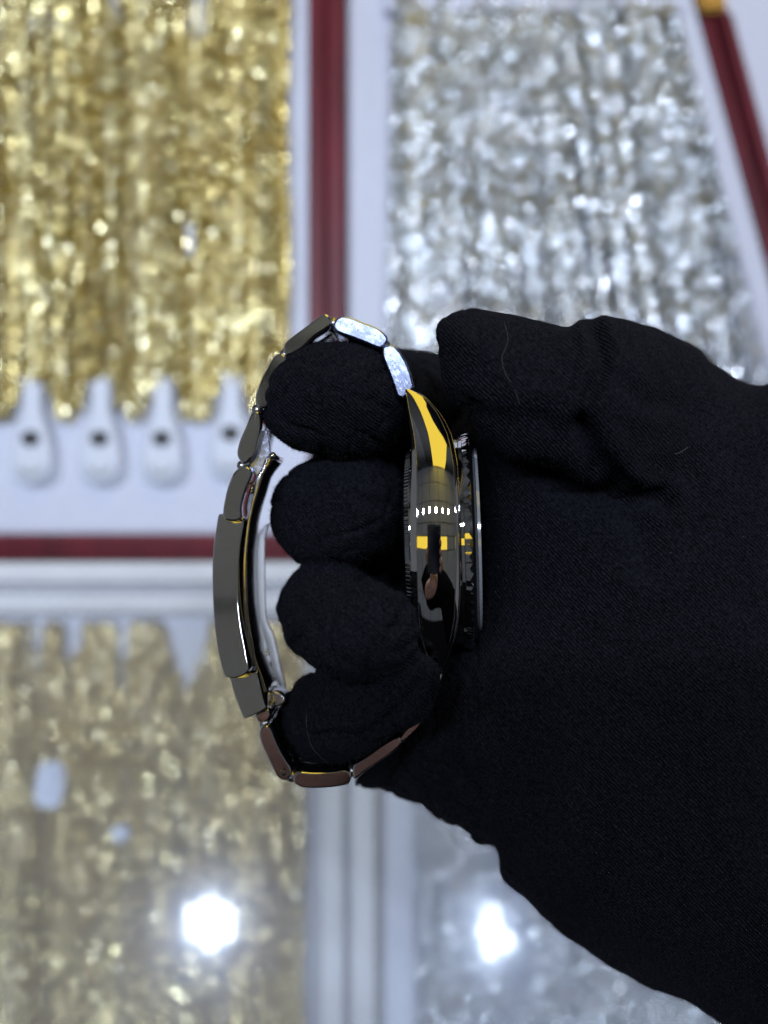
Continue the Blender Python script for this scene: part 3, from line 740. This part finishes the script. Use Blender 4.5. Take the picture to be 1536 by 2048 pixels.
palm = [(968,905),(1010,870),(1100,880),(1215,880),(1270,760),(1330,690),(1385,697),(1440,740),(1505,768),(1620,830),(1760,1500),(1760,2250),(1500,2085),(1400,2022),(1300,1975),(1200,1920),(1100,1850),(1055,1800),(1012,1762),(998,1725),(985,1702),(955,1692),(942,1672),(925,1650),(900,1642),(880,1634),(862,1624),(845,1612),(820,1604),(795,1592),(770,1580),(740,1579),(705,1572),(715,1520),(790,1420),(880,1330),(945,1255),(968,1150),(966,1000)]
pillow(palm, -.031, .024, 330, GV, GF, 1.0, 6, lambda p: -.010 * min(1, max(0, (930 - p[0]) / 140)) * min(1, max(0, (p[1] - 1330) / 100)))
thumb = [(873,690),(874,665),(882,642),(905,627),(950,617),(1000,625),(1060,640),(1130,654),(1180,641),(1225,632),(1280,641),(1335,662),(1385,692),(1420,728),(1470,752),(1540,790),(1640,850),(1640,1010),(1420,1030),(1330,1005),(1250,1000),(1215,960),(1150,940),(1080,925),(1020,905),(960,868),(920,820),(888,760)]
pillow(thumb, -.010, .0135, 165, GV, GF, 1.0, 5, lambda p: -.020 * (lambda u: u * u * (3 - 2 * u))(min(1, max(0, (p[0] - 1230) / 240))))
capsule_chain([(632,802,-19,11.6),(655,798,-19,12.2),(700,803,-22,12.4),(770,800,-36,12.5),(870,800,-56,12.5),(980,860,-56,13),(1120,930,-40,14)], GV, GF)
capsule_chain([(652,1028,-29,13.0),(700,1015,-31,13.2),(760,1010,-48,12.5),(870,1020,-66,12),(1020,1060,-55,14)], GV, GF)
capsule_chain([(742,1262,-4.5,10.2),(706,1268,-8,10.0),(668,1240,-20,10.2),(656,1224,-29,12.0),(690,1235,-42,12),(800,1230,-64,12),(1020,1220,-52,14)], GV, GF)
capsule_chain([(838,1343,-4.5,4.6),(800,1378,-8,7.4),(750,1398,-11,8.0),(690,1422,-16,9.3),(655,1432,-24,10.6),(680,1430,-42,11.5),(800,1400,-64,12),(980,1380,-50,14)], GV, GF)
capsule_chain([(980,905,-36,11),(1040,880,-34,12),(1120,900,-30,12)], GV, GF)
back = [(640,860),(700,760),(800,730),(900,740),(1000,860),(1100,1000),(1100,1400),(960,1450),(800,1480),(660,1470),(620,1400),(660,1300),(640,1180),(600,1000)]
pillow(back, -.060, .009, 120, GV, GF, 1.0, 7)
me = bpy.data.meshes.new('raw_hand'); me.from_pydata([tuple(v) for v in GV], [], GF); me.update()
tmp = bpy.data.objects.new('raw_hand', me); C.objects.link(tmp)
md = tmp.modifiers.new('r', 'REMESH'); md.mode = 'VOXEL'; md.voxel_size = .00065; md.use_smooth_shade = True
ms = tmp.modifiers.new('s', 'SMOOTH'); ms.factor = .6; ms.iterations = 8
dg = bpy.context.evaluated_depsgraph_get(); me2 = bpy.data.meshes.new_from_object(tmp.evaluated_get(dg))
bpy.data.objects.remove(tmp)
nV = len(me2.vertices); co = np.empty(nV * 3); me2.vertices.foreach_get('co', co); co = co.reshape(-1, 3)
no = np.empty(nV * 3); me2.vertices.foreach_get('normal', no); no = no.reshape(-1, 3)
f = (D0 - co[:, 2]) / D0; PX = 768 + co[:, 0] / S / f; PY = 1024 - co[:, 1] / S / f
disp = np.array([.0005 * noise.noise(Vector(c) * 170) + .0009 * noise.noise(Vector(c) * 65 + Vector((3, 1, 7))) + .00012 * noise.noise(Vector(c) * 520) for c in co])
def crease(path, width, depth, zmin=-1):
    global disp
    pl = np.array([p[:2] for p in catmull(path, 5, False)]); best = np.full(nV, 1e9); pts = np.stack([PX, PY], 1)
    for a, b in zip(pl[:-1], pl[1:]):
        ab = b - a; tt = np.clip(((pts - a) @ ab) / (ab @ ab + 1e-9), 0, 1); d = np.hypot(*(pts - (a + tt[:, None] * ab)).T); best = np.minimum(best, d)
    disp += np.where(co[:, 2] > zmin, -depth * np.exp(-(best / width) ** 2) + depth * .35 * np.exp(-((best - 2 * width) / width) ** 2), 0)
crease([(1190, 660), (1205, 730), (1175, 800), (1165, 860), (1185, 930)], 14, .0022, -.03)
crease([(1165, 850), (1215, 930), (1260, 985), (1330, 1000)], 18, .0025, -.03)
crease([(940, 830), (1010, 850), (1090, 850), (1160, 870)], 30, .0016, -.03)
crease([(1230, 990), (1280, 1060), (1300, 1130)], 26, .0012, -.03)
crease([(1240, 760), (1290, 800), (1350, 810)], 22, .0006, -.03)
crease([(985, 1700), (1040, 1600), (1060, 1480)], 26, .0010, -.04)
crease([(840, 1610), (900, 1500), (960, 1380)], 30, .0008, -.04)
crease([(690, 950), (720, 1000), (770, 1010)], 12, .0006); crease([(600, 1200), (660, 1300), (700, 1330)], 12, .0006)
crease([(640, 1480), (720, 1475), (790, 1430), (840, 1370)], 12, .0009); crease([(560, 1400), (600, 1350), (680, 1350)], 9, .0005)
crease([(590, 1290), (640, 1200), (720, 1165)], 9, .0010, -.034)
crease([(780, 1260), (800, 1240), (815, 1210)], 10, .0007)
for i in np.nonzero(PX < 960)[0]:
    n_ = abs(noise.noise(Vector(co[i]) * 95 + Vector((9, 2, 4)))); n2_ = abs(noise.noise(Vector(co[i]) * 190 + Vector((1, 8, 3))))
    disp[i] -= .0008 * max(0, 1 - n_ / .11) + .0004 * max(0, 1 - n2_ / .12)
co += no * disp[:, None]; me2.vertices.foreach_set('co', co.ravel()); me2.update()
me2.materials.clear()
hand = link('gloved_hand', me2, M['knit']); me2.polygons.foreach_set('use_smooth', [True] * len(me2.polygons))
tag(hand, 'hand in a black knitted glove gripping the watch with fingers through its bracelet', 'gloved hand')
# loose fibres standing off the knit
nF = len(me2.polygons); pc = np.empty(nF * 3); me2.polygons.foreach_get('center', pc); pc = pc.reshape(-1, 3); pn = np.empty(nF * 3); me2.polygons.foreach_get('normal', pn); pn = pn.reshape(-1, 3)
vis = np.nonzero((pn[:, 2] > -.35) & (pc[:, 0] < .078) & (pc[:, 1] > -.115))[0]; pick = rng.choice(vis, 60000)
V = []; F = []
d1 = pn[pick] + rng.normal(0, .55, (len(pick), 3)); d1 /= np.linalg.norm(d1, axis=1)[:, None]
ln = rng.uniform(.0003, .0013, len(pick)) [:, None]; sd = np.cross(d1, rng.normal(0, 1, (len(pick), 3))); sd /= np.linalg.norm(sd, axis=1)[:, None]
a = pc[pick] - pn[pick] * .00005; t1 = a + d1 * ln * .55; t2 = a + d1 * ln + sd * ln * .3
wd = .000014; cr_ = np.cross(d1, sd)
V = np.stack([a - cr_ * wd, a + cr_ * wd, t1 + cr_ * wd, t1 - cr_ * wd, t2], 1).reshape(-1, 3); b5 = np.arange(len(pick)) * 5
F = [(i, i + 1, i + 2, i + 3) for i in b5.tolist()] + [(i + 3, i + 2, i + 4) for i in b5.tolist()]
fz = mesh('fuzz', V.tolist(), F, M['fuzz']); fz.parent = hand; tag(fz, kind='stuff')
# threads of lint clinging to the glove: dropped on to its surface
from mathutils.bvhtree import BVHTree
dg.update(); bv = BVHTree.FromPolygons([Vector(c) for c in co], [p.vertices[:] for p in me2.polygons])
def lint(path, r=.00005):
    pts = []
    for p in catmull(path, 8, False):
        o = Vector((0, 0, D0)); d = (P(p.x, p.y, 0) - o).normalized(); h = bv.ray_cast(o, d)
        if h[0] is not None: pts.append(h[0] - d * .00015)
    if len(pts) > 3:
        o = tube('lint_thread', pts, r, M['lint'], None, 4); o.parent = hand
lint([(1008, 642), (1016, 680), (1004, 715), (1010, 745), (1022, 765)])
lint([(612, 1428), (616, 1470), (628, 1500), (660, 1530)]); lint([(1375, 895), (1360, 905), (1350, 908)], .00009); lint([(1040, 810), (1030, 780)])

# ------------------------------------------------------------------ phone and photographer (only mirrored in the polished steel)
ph = empty('phone', (0, 0, D0 + .008)); tag(ph, 'black phone held above the watch, mirrored in the polished case', 'phone')
box('body', -.034, .046, -.066, .026, D0 + .006, D0 + .014, M['phone'], ph, .003)
def skin_mesh(name, nodes, edges, mat, parent=None, levels=2):
    me = bpy.data.meshes.new(name); me.from_pydata([n[:3] for n in nodes], edges, []); o = bpy.data.objects.new(name, me); C.objects.link(o)
    o.modifiers.new('s', 'SKIN'); sv = me.skin_vertices[0].data
    for k, n in enumerate(nodes): sv[k].radius = (n[3], n[3]); sv[k].use_root = (k == 0)
    sb = o.modifiers.new('u', 'SUBSURF'); sb.levels = sb.render_levels = levels
    dg = bpy.context.evaluated_depsgraph_get(); m2 = bpy.data.meshes.new_from_object(o.evaluated_get(dg)); bpy.data.objects.remove(o)
    m2.polygons.foreach_set('use_smooth', [True] * len(m2.polygons)); m2.materials.clear(); return link(name, m2, mat, parent)
body = [(.36,-.50,.28,.17),(.27,-.30,.56,.165),(.00,-.36,.68,.14),(-.155,-.23,.47,.085),(-.105,-.225,.34,.055),
        (.42,-.42,.60,.09),(.40,-.30,.28,.06),(.24,-.20,.02,.045),(.55,-.66,-.1,.17),(.22,-.28,.72,.07),(-.20,-.34,.66,.15)]
per = skin_mesh('person', body, [(0,1),(1,2),(2,3),(3,4),(1,5),(5,6),(6,7),(0,8),(1,9),(2,10)], M['shirt'])
tag(per, 'photographer in black leaning over the counter, holding up the black phone', 'person')
skin_mesh('head', [(.20,-.24,.74,.07),(.18,-.21,.80,.085),(.18,-.20,.88,.07)], [(0,1),(1,2)], M['skin'], per)
arm = [(-.095,-.205,.32,.036),(-.06,-.16,.262,.033),(-.02,-.125,.212,.030),(.002,-.10,.182,.028),(.006,-.070,.170,.034)]
skin_mesh('forearm', arm, [(0,1),(1,2),(2,3),(3,4)], M['skin'], per)
for k in range(4):
    y = -.010 - .016 * k
    skin_mesh('finger', [(.020,y-.008,.172,.008),(.046,y-.002,.166,.008),(.047,y+.002,.152,.0075),(.036,y+.004,.146,.007)], [(0,1),(1,2),(2,3)], M['skin'], per)
skin_mesh('thumb', [(-.006,-.060,.172,.012),(-.036,-.044,.166,.010),(-.040,-.028,.152,.009),(-.028,-.018,.146,.008)], [(0,1),(1,2),(2,3)], M['skin'], per)
ring = skin_mesh('wrist_strap', [(-.030,-.133,.224,.033),(-.042,-.144,.238,.034)], [(0,1)], M['shirt'], per)
cb = empty('cabinet', (.1, -1.0, -.6)); tag(cb, 'tall black cabinet added to darken the lower case reflection', 'cabinet')  # unseen object added to blacken what the lower case reflects
box('carcass', -.9, 1.1, -1.3, -.95, -.6, .88, M['shirt'], cb, .004)
for k in range(2): box('door', -.88 + k * .99, .09 + k * .99, -.948, -.93, -.58, .86, M['shirt'], cb, .003)
